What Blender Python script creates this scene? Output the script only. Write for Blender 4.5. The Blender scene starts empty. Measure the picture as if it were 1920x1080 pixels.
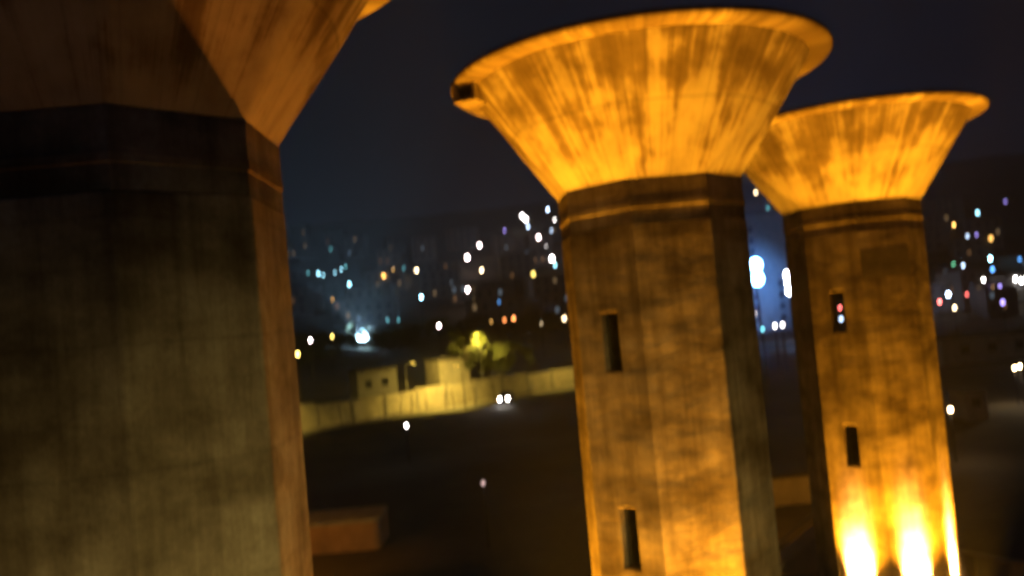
import bpy, bmesh, math, random
from mathutils import Vector, Matrix, noise
R = math.radians
rnd = random.Random(7)
scene = bpy.context.scene
col = scene.collection

# ------------------------------------------------------------------ camera
EYE = 11.0
ROLL, PITCH = R(5.14), R(2.18)
F_PX = 1598.6
cam_d = bpy.data.cameras.new('camera')
cam_d.sensor_width = 36.0
cam_d.lens = F_PX / 1920 * 36
cam_d.clip_start = 0.1
cam_d.clip_end = 6000
cam = bpy.data.objects.new('camera', cam_d)
U = Vector((1, 0, 0))
FWD = Vector((0, math.cos(PITCH), math.sin(PITCH)))
V = Vector((0, -math.sin(PITCH), math.cos(PITCH)))
right = U * math.cos(ROLL) - V * math.sin(ROLL)
up = U * math.sin(ROLL) + V * math.cos(ROLL)
m = Matrix((right, up, -FWD)).transposed().to_4x4()
m.translation = Vector((0, 0, EYE))
cam.matrix_world = m
cam_d.dof.use_dof = True
cam_d.dof.focus_distance = 3.5
APERTURE = 0.031                       # metres across
cam_d.dof.aperture_ratio = 1.7
cam_d.dof.aperture_fstop = cam_d.lens / 1000 / APERTURE
col.objects.link(cam)
scene.camera = cam

# ------------------------------------------------------------------ night sky
world = bpy.data.worlds.new('World')
scene.world = world
world.use_nodes = True
wn, wl = world.node_tree.nodes, world.node_tree.links
wn.clear()
w_out = wn.new('ShaderNodeOutputWorld')
sky = wn.new('ShaderNodeTexSky')
sky.sky_type = 'NISHITA'
sky.sun_disc = False
sky.sun_elevation = R(-4.5)
sky.sun_rotation = R(200)
bg = wn.new('ShaderNodeBackground')
bg.inputs['Strength'].default_value = 0.05
wl.new(sky.outputs[0], bg.inputs['Color'])
# glow of the town's lamps in the night air, the same all round the horizon
tc = wn.new('ShaderNodeTexCoord')
sep = wn.new('ShaderNodeSeparateXYZ')
ramp = wn.new('ShaderNodeValToRGB')
wl.new(tc.outputs['Generated'], sep.inputs[0])
wl.new(sep.outputs['Z'], ramp.inputs[0])
els = ramp.color_ramp.elements
els[0].position = 0.0
els[0].color = (0.0270, 0.0320, 0.0500, 1)
els[1].position = 0.42
els[1].color = (0.0011, 0.0008, 0.0012, 1)
e = els.new(0.11); e.color = (0.0075, 0.0085, 0.0160, 1)
e = els.new(0.22); e.color = (0.0018, 0.0016, 0.0036, 1)
bg2 = wn.new('ShaderNodeBackground')
wl.new(ramp.outputs[0], bg2.inputs['Color'])
add = wn.new('ShaderNodeAddShader')
wl.new(bg.outputs[0], add.inputs[0])
wl.new(bg2.outputs[0], add.inputs[1])
wl.new(add.outputs[0], w_out.inputs['Surface'])

vs = scene.view_settings
vs.view_transform = 'Standard'
vs.look = 'None'
vs.gamma = 1.0
vs.exposure = 0.3
vs.use_curve_mapping = False
scene.cycles.use_denoising = True
scene.cycles.adaptive_threshold = 0.02
scene.cycles.max_bounces = 6
scene.cycles.diffuse_bounces = 3
scene.cycles.volume_bounces = 0
scene.cycles.sample_clamp_indirect = 4.0

# ------------------------------------------------------------------ helpers
def ray(px, py):
    """direction through a pixel of the 1920 x 1080 photograph (unit depth along +Y approx.)"""
    d = FWD * F_PX + right * (px - 960) - up * (py - 540)
    return d / d.y

def on_ground(px, py, z=0.0):
    d = ray(px, py)
    return Vector((0, 0, EYE)) + d * ((z - EYE) / d.z)

def at_depth(px, py, y):
    return Vector((0, 0, EYE)) + ray(px, py) * y

class MB:
    def __init__(self):
        self.v, self.f = [], []
    def add(self, verts, faces):
        n = len(self.v)
        self.v += [tuple(p) for p in verts]
        self.f += [tuple(i + n for i in f) for f in faces]
        return self
    def box(self, c, s, rz=0.0, taper=1.0):
        cx, cy, cz = c
        x, y, z = s[0] / 2, s[1] / 2, s[2] / 2
        vs_ = []
        for dz, t in ((-z, 1), (z, taper)):
            for dx, dy in ((-x, -y), (x, -y), (x, y), (-x, y)):
                px, py = dx * t, dy * t
                vs_.append((cx + px * math.cos(rz) - py * math.sin(rz), cy + px * math.sin(rz) + py * math.cos(rz), cz + dz))
        return self.add(vs_, [(3, 2, 1, 0), (4, 5, 6, 7), (0, 1, 5, 4), (1, 2, 6, 5), (2, 3, 7, 6), (3, 0, 4, 7)])
    def tube(self, pts, radii, n=8, cap=True):
        rings = []
        for i, p in enumerate(pts):
            p = Vector(p)
            a = Vector(pts[max(i - 1, 0)]); b = Vector(pts[min(i + 1, len(pts) - 1)])
            t = (b - a).normalized()
            ref = Vector((0, 0, 1)) if abs(t.z) < 0.9 else Vector((1, 0, 0))
            s = t.cross(ref).normalized(); q = s.cross(t)
            r = radii[i] if isinstance(radii, (list, tuple)) else radii
            rings.append([p + s * r * math.cos(2 * math.pi * k / n) + q * r * math.sin(2 * math.pi * k / n) for k in range(n)])
        vs_ = [p for rg in rings for p in rg]
        fs = []
        for i in range(len(rings) - 1):
            for k in range(n):
                fs.append((i * n + k, i * n + (k + 1) % n, (i + 1) * n + (k + 1) % n, (i + 1) * n + k))
        if cap:
            fs.append(tuple(range(n - 1, -1, -1)))
            fs.append(tuple((len(rings) - 1) * n + k for k in range(n)))
        return self.add(vs_, fs)
    def rings(self, rings, closed=False, cap=False):
        n = len(rings[0])
        vs_ = [p for rg in rings for p in rg]
        fs = []
        last = len(rings) if closed else len(rings) - 1
        for i in range(last):
            j = (i + 1) % len(rings)
            for k in range(n):
                fs.append((i * n + k, i * n + (k + 1) % n, j * n + (k + 1) % n, j * n + k))
        if cap:
            fs.append(tuple(range(n - 1, -1, -1)))
            fs.append(tuple((len(rings) - 1) * n + k for k in range(n)))
        return self.add(vs_, fs)
    def sphere(self, c, r, seg=12, rng=8, sz=1.0):
        rg = []
        for i in range(rng + 1):
            a = -math.pi / 2 + math.pi * i / rng
            rr = max(r * math.cos(a), 1e-4)
            rg.append([(c[0] + rr * math.cos(2 * math.pi * k / seg), c[1] + rr * math.sin(2 * math.pi * k / seg), c[2] + r * sz * math.sin(a)) for k in range(seg)])
        return self.rings(rg)
    def mesh(self, name, mat, smooth=False):
        me = bpy.data.meshes.new(name)
        me.from_pydata(self.v, [], self.f)
        bm = bmesh.new(); bm.from_mesh(me)
        bmesh.ops.recalc_face_normals(bm, faces=bm.faces)
        bm.to_mesh(me); bm.free()
        if smooth:
            me.polygons.foreach_set('use_smooth', [True] * len(me.polygons))
        me.materials.append(mat)
        return me
    def build(self, name, mat, parent=None, smooth=False, bevel=0.0):
        return link(name, self.mesh(name, mat, smooth), parent, bevel)

def link(name, me, parent=None, bevel=0.0):
    o = bpy.data.objects.new(name, me)
    col.objects.link(o)
    if parent:
        o.parent = parent
    if bevel:
        b = o.modifiers.new('bevel', 'BEVEL')
        b.width = bevel; b.segments = 2; b.limit_method = 'ANGLE'; b.angle_limit = R(35)
    return o

def tag(o, label=None, cat=None, group=None, kind=None):
    if label: o['label'] = label
    if cat: o['category'] = cat
    if group: o['group'] = group
    if kind: o['kind'] = kind
    return o

def thing(name, label, cat, loc=(0, 0, 0), rz=0.0, group=None):
    o = bpy.data.objects.new(name, None)
    o.empty_display_size = 0.3
    col.objects.link(o)
    o.location = loc
    o.rotation_euler = (0, 0, rz)
    return tag(o, label, cat, group)

def copy_tree(o, parent=None):
    c = o.copy(); col.objects.link(c); c.parent = parent
    for ch in list(o.children):
        copy_tree(ch, c)
    return c

# ------------------------------------------------------------------ materials
def new_mat(name):
    ma = bpy.data.materials.new(name)
    ma.use_nodes = True
    nt = ma.node_tree
    return ma, nt.nodes, nt.links, nt.nodes['Principled BSDF']

def N(nodes, kind, **kw):
    n = nodes.new(kind)
    for k, v in kw.items():
        if k in n.inputs: n.inputs[k].default_value = v
        else: setattr(n, k, v)
    return n

def ramp_node(nodes, stops):
    r = nodes.new('ShaderNodeValToRGB')
    es = r.color_ramp.elements
    es[0].position, es[0].color = stops[0][0], (*stops[0][1], 1)
    es[1].position, es[1].color = stops[-1][0], (*stops[-1][1], 1)
    for p, c in stops[1:-1]:
        x = es.new(p); x.color = (*c, 1)
    return r

def g3(v): return (v, v, v)

def mul(nodes, links, a, b, fac=1.0):
    x = nodes.new('ShaderNodeMix'); x.data_type = 'RGBA'; x.blend_type = 'MULTIPLY'
    x.inputs[0].default_value = fac
    links.new(a, x.inputs[6]); links.new(b, x.inputs[7])
    return x.outputs[2]

def shaft_concrete():
    """board-marked concrete: blotches, pour joints every metre or so, run-off streaks"""
    ma, n, l, b = new_mat('weathered_concrete')
    tc = n.new('ShaderNodeTexCoord')
    info = n.new('ShaderNodeObjectInfo')
    off = N(n, 'ShaderNodeVectorMath', operation='SCALE'); off.inputs[3].default_value = 37.0
    cmb = n.new('ShaderNodeCombineXYZ')
    l.new(info.outputs['Random'], cmb.inputs[0]); l.new(info.outputs['Random'], cmb.inputs[1])
    l.new(cmb.outputs[0], off.inputs[0])
    addv = N(n, 'ShaderNodeVectorMath', operation='ADD')
    l.new(tc.outputs['Object'], addv.inputs[0]); l.new(off.outputs[0], addv.inputs[1])
    big = N(n, 'ShaderNodeTexNoise', Scale=0.75, Detail=6.0, Roughness=0.62); l.new(addv.outputs[0], big.inputs['Vector'])
    r1 = ramp_node(n, [(0.34, (0.145, 0.115, 0.082)), (0.5, (0.29, 0.245, 0.185)), (0.64, (0.43, 0.375, 0.295))])
    l.new(big.outputs[0], r1.inputs[0])
    mp = N(n, 'ShaderNodeMapping'); mp.inputs['Scale'].default_value = (3.2, 3.2, 0.22)
    l.new(addv.outputs[0], mp.inputs[0])
    st = N(n, 'ShaderNodeTexNoise', Scale=1.0, Detail=5.0, Roughness=0.6); l.new(mp.outputs[0], st.inputs['Vector'])
    r2 = ramp_node(n, [(0.34, (0.50, 0.46, 0.42)), (0.58, g3(1.0))]); l.new(st.outputs[0], r2.inputs[0])
    c = mul(n, l, r1.outputs[0], r2.outputs[0], 0.75)
    # lift joints: wavy horizontal dark lines
    mp3 = N(n, 'ShaderNodeMapping'); mp3.inputs['Scale'].default_value = (0.45, 0.45, 1.25)
    l.new(addv.outputs[0], mp3.inputs[0])
    wv = N(n, 'ShaderNodeTexNoise', Scale=1.0, Detail=4.0, Roughness=0.55); l.new(mp3.outputs[0], wv.inputs['Vector'])
    r3 = ramp_node(n, [(0.36, (0.52, 0.49, 0.45)), (0.50, g3(1.0)), (0.62, g3(1.0)), (0.72, g3(0.75))]); l.new(wv.outputs[0], r3.inputs[0])
    c = mul(n, l, c, r3.outputs[0], 0.8)
    spz = n.new('ShaderNodeSeparateXYZ'); l.new(tc.outputs['Object'], spz.inputs[0])
    jm = N(n, 'ShaderNodeMath', operation='MULTIPLY_ADD'); l.new(big.outputs[0], jm.inputs[0]); jm.inputs[1].default_value = 0.16; l.new(spz.outputs['Z'], jm.inputs[2])
    jd = N(n, 'ShaderNodeMath', operation='PINGPONG'); l.new(jm.outputs[0], jd.inputs[0]); jd.inputs[1].default_value = 0.7
    rj = ramp_node(n, [(0.0, g3(0.55)), (0.03, g3(0.9)), (0.07, g3(1.0))]); l.new(jd.outputs[0], rj.inputs[0])
    c = mul(n, l, c, rj.outputs[0], 0.4)
    fine = N(n, 'ShaderNodeTexNoise', Scale=14.0, Detail=6.0, Roughness=0.7); l.new(addv.outputs[0], fine.inputs['Vector'])
    r4 = ramp_node(n, [(0.3, g3(0.72)), (0.7, g3(1.12))]); l.new(fine.outputs[0], r4.inputs[0])
    c = mul(n, l, c, r4.outputs[0], 0.7)
    l.new(c, b.inputs['Base Color'])
    b.inputs['Roughness'].default_value = 0.88
    b.inputs['Specular IOR Level'].default_value = 0.25
    # relief: lumpy pours and pitting
    lump = N(n, 'ShaderNodeTexNoise', Scale=1.4, Detail=5.0, Roughness=0.58)
    mp4 = N(n, 'ShaderNodeMapping'); mp4.inputs['Scale'].default_value = (0.5, 0.5, 0.9)
    l.new(addv.outputs[0], mp4.inputs[0]); l.new(mp4.outputs[0], lump.inputs['Vector'])
    b1 = N(n, 'ShaderNodeBump', Strength=0.5, Distance=0.07); l.new(lump.outputs[0], b1.inputs['Height'])
    b2 = N(n, 'ShaderNodeBump', Strength=0.14, Distance=0.02); l.new(fine.outputs[0], b2.inputs['Height']); l.new(b1.outputs[0], b2.inputs['Normal'])
    l.new(b2.outputs[0], b.inputs['Normal'])
    return ma

def funnel_concrete():
    """the flared heads: lime runs and dark damp streaks that follow the fall of the cone"""
    ma, n, l, b = new_mat('streaked_concrete')
    tc = n.new('ShaderNodeTexCoord')
    sp = n.new('ShaderNodeSeparateXYZ'); l.new(tc.outputs['Object'], sp.inputs[0])
    ang = N(n, 'ShaderNodeMath', operation='ARCTAN2')          # seam turned to the far side (+Y)
    negy = N(n, 'ShaderNodeMath', operation='MULTIPLY'); negy.inputs[1].default_value = -1
    l.new(sp.outputs['Y'], negy.inputs[0])
    l.new(sp.outputs['X'], ang.inputs[0]); l.new(negy.outputs[0], ang.inputs[1])
    info = n.new('ShaderNodeObjectInfo')
    rs = N(n, 'ShaderNodeMath', operation='MULTIPLY'); rs.inputs[1].default_value = 60
    l.new(info.outputs['Random'], rs.inputs[0])
    def cyl(sa, sz):
        a = N(n, 'ShaderNodeMath', operation='MULTIPLY'); a.inputs[1].default_value = sa; l.new(ang.outputs[0], a.inputs[0])
        z = N(n, 'ShaderNodeMath', operation='MULTIPLY'); z.inputs[1].default_value = sz; l.new(sp.outputs['Z'], z.inputs[0])
        cb = n.new('ShaderNodeCombineXYZ'); l.new(a.outputs[0], cb.inputs[0]); l.new(z.outputs[0], cb.inputs[1]); l.new(rs.outputs[0], cb.inputs[2])
        return cb.outputs[0]
    def math_(op, a, bb, clamp=False):
        x = N(n, 'ShaderNodeMath', operation=op); x.use_clamp = clamp
        for k_, v_ in enumerate((a, bb)):
            if isinstance(v_, (int, float)): x.inputs[k_].default_value = v_
            else: l.new(v_, x.inputs[k_])
        return x.outputs[0]
    # clean lime-grey ground with soft clouds
    s0 = N(n, 'ShaderNodeTexNoise', Scale=1.0, Detail=6.0, Roughness=0.6); l.new(cyl(2.4, 1.0), s0.inputs['Vector'])
    r0 = ramp_node(n, [(0.32, (0.30, 0.265, 0.21)), (0.5, (0.45, 0.41, 0.33)), (0.68, (0.55, 0.51, 0.42))]); l.new(s0.outputs[0], r0.inputs[0])
    # dirt runs that start at the rim and at the lift joint, each of its own length
    s1 = N(n, 'ShaderNodeTexNoise', Scale=1.0, Detail=4.0, Roughness=0.7); l.new(cyl(11.0, 0.12), s1.inputs['Vector'])
    s2 = N(n, 'ShaderNodeTexNoise', Scale=1.0, Detail=3.0, Roughness=0.6); l.new(cyl(4.5, 0.25), s2.inputs['Vector'])
    hgt = math_('MULTIPLY', math_('SUBTRACT', sp.outputs['Z'], 13.9), 0.42)              # 0 at the collar, 1 at the rim
    run = math_('ADD', math_('MULTIPLY', s1.outputs[0], 1.15), math_('MULTIPLY', s2.outputs[0], 1.0))
    sp2 = N(n, 'ShaderNodeTexNoise', Scale=1.0, Detail=5.0, Roughness=0.6); l.new(cyl(3.2, 1.3), sp2.inputs['Vector'])
    run = math_('ADD', run, math_('MULTIPLY', sp2.outputs[0], 1.3))
    run = math_('ADD', run, math_('MULTIPLY', hgt, 0.36))
    r1 = ramp_node(n, [(0.0, g3(1.0)), (0.30, (0.88, 0.84, 0.80)), (0.62, (0.42, 0.35, 0.28)), (1.0, (0.26, 0.20, 0.15))])
    l.new(math_('MULTIPLY', math_('SUBTRACT', run, 1.70), 1.9, True), r1.inputs[0])
    c = mul(n, l, r0.outputs[0], r1.outputs[0], 0.9)
    # lift joint two thirds up, and shutter-board lines down the slope
    jz = math_('ABSOLUTE', math_('SUBTRACT', math_('ADD', sp.outputs['Z'], math_('MULTIPLY', s0.outputs[0], 0.05)), 15.16), 0)
    rj = ramp_node(n, [(0.0, g3(0.62)), (0.035, g3(1.0))]); l.new(jz, rj.inputs[0])
    c = mul(n, l, c, rj.outputs[0], 0.8)
    bd = math_('ABSOLUTE', math_('SUBTRACT', math_('FRACT', math_('MULTIPLY', ang.outputs[0], 32 / 6.2832), 0), 0.5), 0)
    rb = ramp_node(n, [(0.0, g3(0.80)), (0.06, g3(1.0))]); l.new(bd, rb.inputs[0])
    c = mul(n, l, c, rb.outputs[0], 0.7)
    l.new(c, b.inputs['Base Color'])
    b.inputs['Roughness'].default_value = 0.9
    b.inputs['Specular IOR Level'].default_value = 0.2
    bp = N(n, 'ShaderNodeBump', Strength=0.2, Distance=0.03); l.new(s1.outputs[0], bp.inputs['Height'])
    l.new(bp.outputs[0], b.inputs['Normal'])
    return ma

def plain(name, c, rough=0.8, var=0.25, scale=3.0, metal=0.0, bump=0.0):
    ma, n, l, b = new_mat(name)
    tc = n.new('ShaderNodeTexCoord')
    t = N(n, 'ShaderNodeTexNoise', Scale=scale, Detail=6.0, Roughness=0.6)
    l.new(tc.outputs['Object'], t.inputs['Vector'])
    r = ramp_node(n, [(0.3, tuple(x * (1 - var) for x in c)), (0.7, tuple(x * (1 + var) for x in c))])
    l.new(t.outputs[0], r.inputs[0]); l.new(r.outputs[0], b.inputs['Base Color'])
    b.inputs['Roughness'].default_value = rough
    b.inputs['Metallic'].default_value = metal
    if bump:
        bp = N(n, 'ShaderNodeBump', Strength=0.6, Distance=bump); l.new(t.outputs[0], bp.inputs['Height'])
        l.new(bp.outputs[0], b.inputs['Normal'])
    return ma

def glow(name, c, s, sampled=False):
    ma, n, l, b = new_mat(name)
    b.inputs['Base Color'].default_value = (*[min(1, x) for x in c], 1)
    b.inputs['Emission Color'].default_value = (*c, 1)
    b.inputs['Emission Strength'].default_value = s
    if not sampled:
        ma.cycles.emission_sampling = 'NONE'      # the lamp's own light object does the lighting
    return ma

M = {
    'shaft': shaft_concrete(), 'funnel': funnel_concrete(),
    'patch': plain('damp_render', (0.10, 0.085, 0.07), 0.85, 0.35, 2.5, bump=0.01),
    'dark_metal': plain('dark_metal', (0.05, 0.05, 0.052), 0.5, 0.2, 6, 0.6),
    'galv': plain('galvanised_steel', (0.28, 0.28, 0.27), 0.5, 0.2, 8, 0.5),
    'ground': None,
    'plaster': plain('pale_plaster', (0.42, 0.39, 0.32), 0.9, 0.22, 0.9, bump=0.02),
    'brick_red': plain('rust_red_render', (0.34, 0.20, 0.12), 0.9, 0.25, 1.2, bump=0.02),
    'wall': plain('limewashed_masonry', (0.44, 0.40, 0.30), 0.92, 0.3, 0.8, bump=0.04),
    'coping': plain('coping_stone', (0.30, 0.28, 0.23), 0.9, 0.25, 1.5),
    'roof': plain('roofing_felt', (0.08, 0.075, 0.07), 0.9, 0.25, 1.0),
    'facade': plain('grey_facade', (0.17, 0.165, 0.16), 0.85, 0.2, 0.3),
    'pane': plain('dark_glass', (0.02, 0.022, 0.026), 0.12, 0.1, 1.0),
    'bark': plain('bark', (0.07, 0.055, 0.04), 0.95, 0.3, 9, bump=0.02),
    'asphalt': plain('asphalt', (0.05, 0.05, 0.05), 0.85, 0.25, 1.2, bump=0.01),
    'paint': plain('car_paint', (0.10, 0.11, 0.12), 0.3, 0.05, 1.0, 0.3),
    'rubber': plain('rubber', (0.02, 0.02, 0.02), 0.9, 0.1, 4),
}

def leaf_material(name, c0, c1):
    ma, n, l, b = new_mat(name)
    tc = n.new('ShaderNodeTexCoord')
    t = N(n, 'ShaderNodeTexNoise', Scale=1.3, Detail=4.0); l.new(tc.outputs['Object'], t.inputs['Vector'])
    r = ramp_node(n, [(0.3, c0), (0.7, c1)]); l.new(t.outputs[0], r.inputs[0])
    l.new(r.outputs[0], b.inputs['Base Color'])
    b.inputs['Roughness'].default_value = 0.7
    return ma
M['leaf'] = leaf_material('leaves', (0.045, 0.065, 0.020), (0.11, 0.13, 0.04))
M['leaf_dark'] = leaf_material('evergreen_leaves', (0.025, 0.038, 0.016), (0.06, 0.075, 0.03))

def ground_material():
    ma, n, l, b = new_mat('dry_ground')
    tc = n.new('ShaderNodeTexCoord')
    t = N(n, 'ShaderNodeTexNoise', Scale=0.06, Detail=9.0, Roughness=0.65); l.new(tc.outputs['Object'], t.inputs['Vector'])
    r = ramp_node(n, [(0.33, (0.035, 0.033, 0.020)), (0.5, (0.075, 0.062, 0.042)), (0.68, (0.13, 0.105, 0.075))])
    l.new(t.outputs[0], r.inputs[0])
    f = N(n, 'ShaderNodeTexNoise', Scale=2.5, Detail=8.0, Roughness=0.7); l.new(tc.outputs['Object'], f.inputs['Vector'])
    r2 = ramp_node(n, [(0.3, g3(0.6)), (0.7, g3(1.2))]); l.new(f.outputs[0], r2.inputs[0])
    l.new(mul(n, l, r.outputs[0], r2.outputs[0], 0.8), b.inputs['Base Color'])
    b.inputs['Roughness'].default_value = 0.95
    bp = N(n, 'ShaderNodeBump', Strength=0.7, Distance=0.12); l.new(f.outputs[0], bp.inputs['Height'])
    l.new(bp.outputs[0], b.inputs['Normal'])
    return ma
M['ground'] = ground_material()

# ------------------------------------------------------------------ terrain
WALL_A = Vector((-40.0, 91.0)); WALL_B = Vector((16.0, 141.0))     # line of the roadside wall
wall_dir = (WALL_B - WALL_A).normalized()
wall_nrm = Vector((-wall_dir.y, wall_dir.x))                        # away from the camera

def sstep(a, b, x):
    t = max(0.0, min(1.0, (x - a) / (b - a)))
    return t * t * (3 - 2 * t)

def terrain(x, y):
    z = 0.0
    s = (Vector((x, y)) - WALL_A).dot(wall_nrm)                     # metres behind the wall
    side = 1 - sstep(16, 46, x - 0.06 * max(y - 140, 0))
    if y > 40:
        z += 2.3 * sstep(0.4, 2.0, s) * side * sstep(-150, -60, -abs(x))
        z += 7.0 * sstep(20, 95, s) * side * (0.85 + 0.3 * noise.noise(Vector((x * 0.03, y * 0.03, 1.7))))
    # the slope that carries the town
    d = math.hypot(x * 0.6, y)
    hill = max(0.0, d - 235)
    if hill > 0:
        rise = hill * 0.27
        crest = 176 + 16 * noise.noise(Vector((x * 0.004, 3.1, 0.0))) + 0.01 * x
        rise = crest * (1 - math.exp(-rise / crest * 1.25))
        rise += 3.0 * noise.noise(Vector((x * 0.02, y * 0.02, 9.0))) * sstep(0, 60, hill)
        z = z * (1 - sstep(0, 80, hill)) + rise
    z += 0.25 * noise.noise(Vector((x * 0.08, y * 0.08, 0.0))) * sstep(34, 60, y)
    return z

def build_terrain():
    def steps(a, spans):
        out = [a]
        for end, st in spans:
            while out[-1] < end - 1e-6:
                out.append(min(out[-1] + st, end))
        return out
    ys = steps(-120, [(20, 20), (80, 5), (170, 1.6), (330, 6), (900, 16), (2600, 100)])
    xs_n = steps(0, [(60, 2.0), (180, 6), (500, 20), (1600, 100)])
    xs = [-x for x in reversed(xs_n[1:])] + xs_n
    mb = MB()
    vs_ = [(x, y, terrain(x, y)) for y in ys for x in xs]
    nx = len(xs)
    mb.add(vs_, [(j * nx + i, j * nx + i + 1, (j + 1) * nx + i + 1, (j + 1) * nx + i) for j in range(len(ys) - 1) for i in range(nx - 1)])
    o = mb.build('ground', M['ground'], smooth=True)
    tag(o, kind='structure')
build_terrain()

def drop(px, py, h):
    """where the ray through a pixel passes h metres above the terrain"""
    d = ray(px, py); o = Vector((0, 0, EYE))
    y = 42.0
    while y < 1500:
        p = o + d * y
        if p.z - terrain(p.x, p.y) <= h:
            return p
        y *= 1.004
    return None

# road in front of the wall
def build_road():
    mb = MB()
    a, b_ = WALL_A - wall_nrm * 6.3 - wall_dir * 40, WALL_B - wall_nrm * 6.3 + wall_dir * 60
    n = 60
    for w0, w1 in ((-2.8, 2.8),):
        pts = []
        for i in range(n + 1):
            p = a.lerp(b_, i / n)
            for w in (w0, w1):
                q = p + wall_nrm * w
                pts.append((q.x, q.y, terrain(q.x, q.y) + 0.05))
        mb.add(pts, [(2 * i, 2 * i + 2, 2 * i + 3, 2 * i + 1) for i in range(n)])
    tag(mb.build('road', M['asphalt']), kind='structure')
    mb = MB()
    pts = []
    for i in range(n + 1):
        p = a.lerp(b_, i / n)
        for w, dz in ((2.8, 0.0), (2.8, 0.17), (5.6, 0.17), (5.6, 0.0)):
            q = p + wall_nrm * w
            pts.append((q.x, q.y, terrain(q.x, q.y) + dz))
    mb.add(pts, [(4 * i + k, 4 * i + 4 + k, 4 * i + 5 + k, 4 * i + 1 + k) for i in range(n) for k in range(3)])
    tag(mb.build('pavement', M['coping']), kind='structure')
build_road()

# ------------------------------------------------------------------ the three towers
APO = 2.0
THICK = 0.34
Z_SHAFT, Z_LIP0, Z_LIP1, Z_COL = 12.80, 13.09, 13.24, 13.74
WIN = [(9.72, 10.98), (5.53, 6.81)]

def oct_ring(apo, z, phi):
    r = apo / math.cos(math.pi / 8)
    return [(r * math.sin(phi + R(45 * j + 22.5)), -r * math.cos(phi + R(45 * j + 22.5)), z) for j in range(8)]

def face_basis(phi, j):
    a = phi + R(45 * j)
    return Vector((math.sin(a), -math.cos(a), 0)), Vector((math.cos(a), math.sin(a), 0))

def face_panel(mb, phi, j, holes):
    """outer and inner skin of one face with real openings; holes = (t0, t1, z0, z1)"""
    n, t = face_basis(phi, j)
    for apo in (APO, APO - THICK):
        hw = apo * math.tan(math.pi / 8)
        ts = sorted({-hw, hw, *[h[0] for h in holes], *[h[1] for h in holes]})
        zs = sorted({0.0, Z_SHAFT, *[h[2] for h in holes], *[h[3] for h in holes]})
        idx = {}
        vs_, fs = [], []
        for a, tv in enumerate(ts):
            for b, zv in enumerate(zs):
                idx[a, b] = len(vs_)
                vs_.append(n * apo + t * tv + Vector((0, 0, zv)))
        for a in range(len(ts) - 1):
            for b in range(len(zs) - 1):
                mt, mz = (ts[a] + ts[a + 1]) / 2, (zs[b] + zs[b + 1]) / 2
                if any(h[0] < mt < h[1] and h[2] < mz < h[3] for h in holes):
                    continue
                fs.append((idx[a, b], idx[a + 1, b], idx[a + 1, b + 1], idx[a, b + 1]))
        mb.add(vs_, fs)
    for h in holes:                                               # reveals
        c = [(h[0], h[2]), (h[1], h[2]), (h[1], h[3]), (h[0], h[3])]
        o = [n * APO + t * a + Vector((0, 0, b)) for a, b in c]
        i = [n * (APO - THICK) + t * a + Vector((0, 0, b)) for a, b in c]
        mb.add(o + i, [(k, (k + 1) % 4, 4 + (k + 1) % 4, 4 + k) for k in range(4)])

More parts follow.
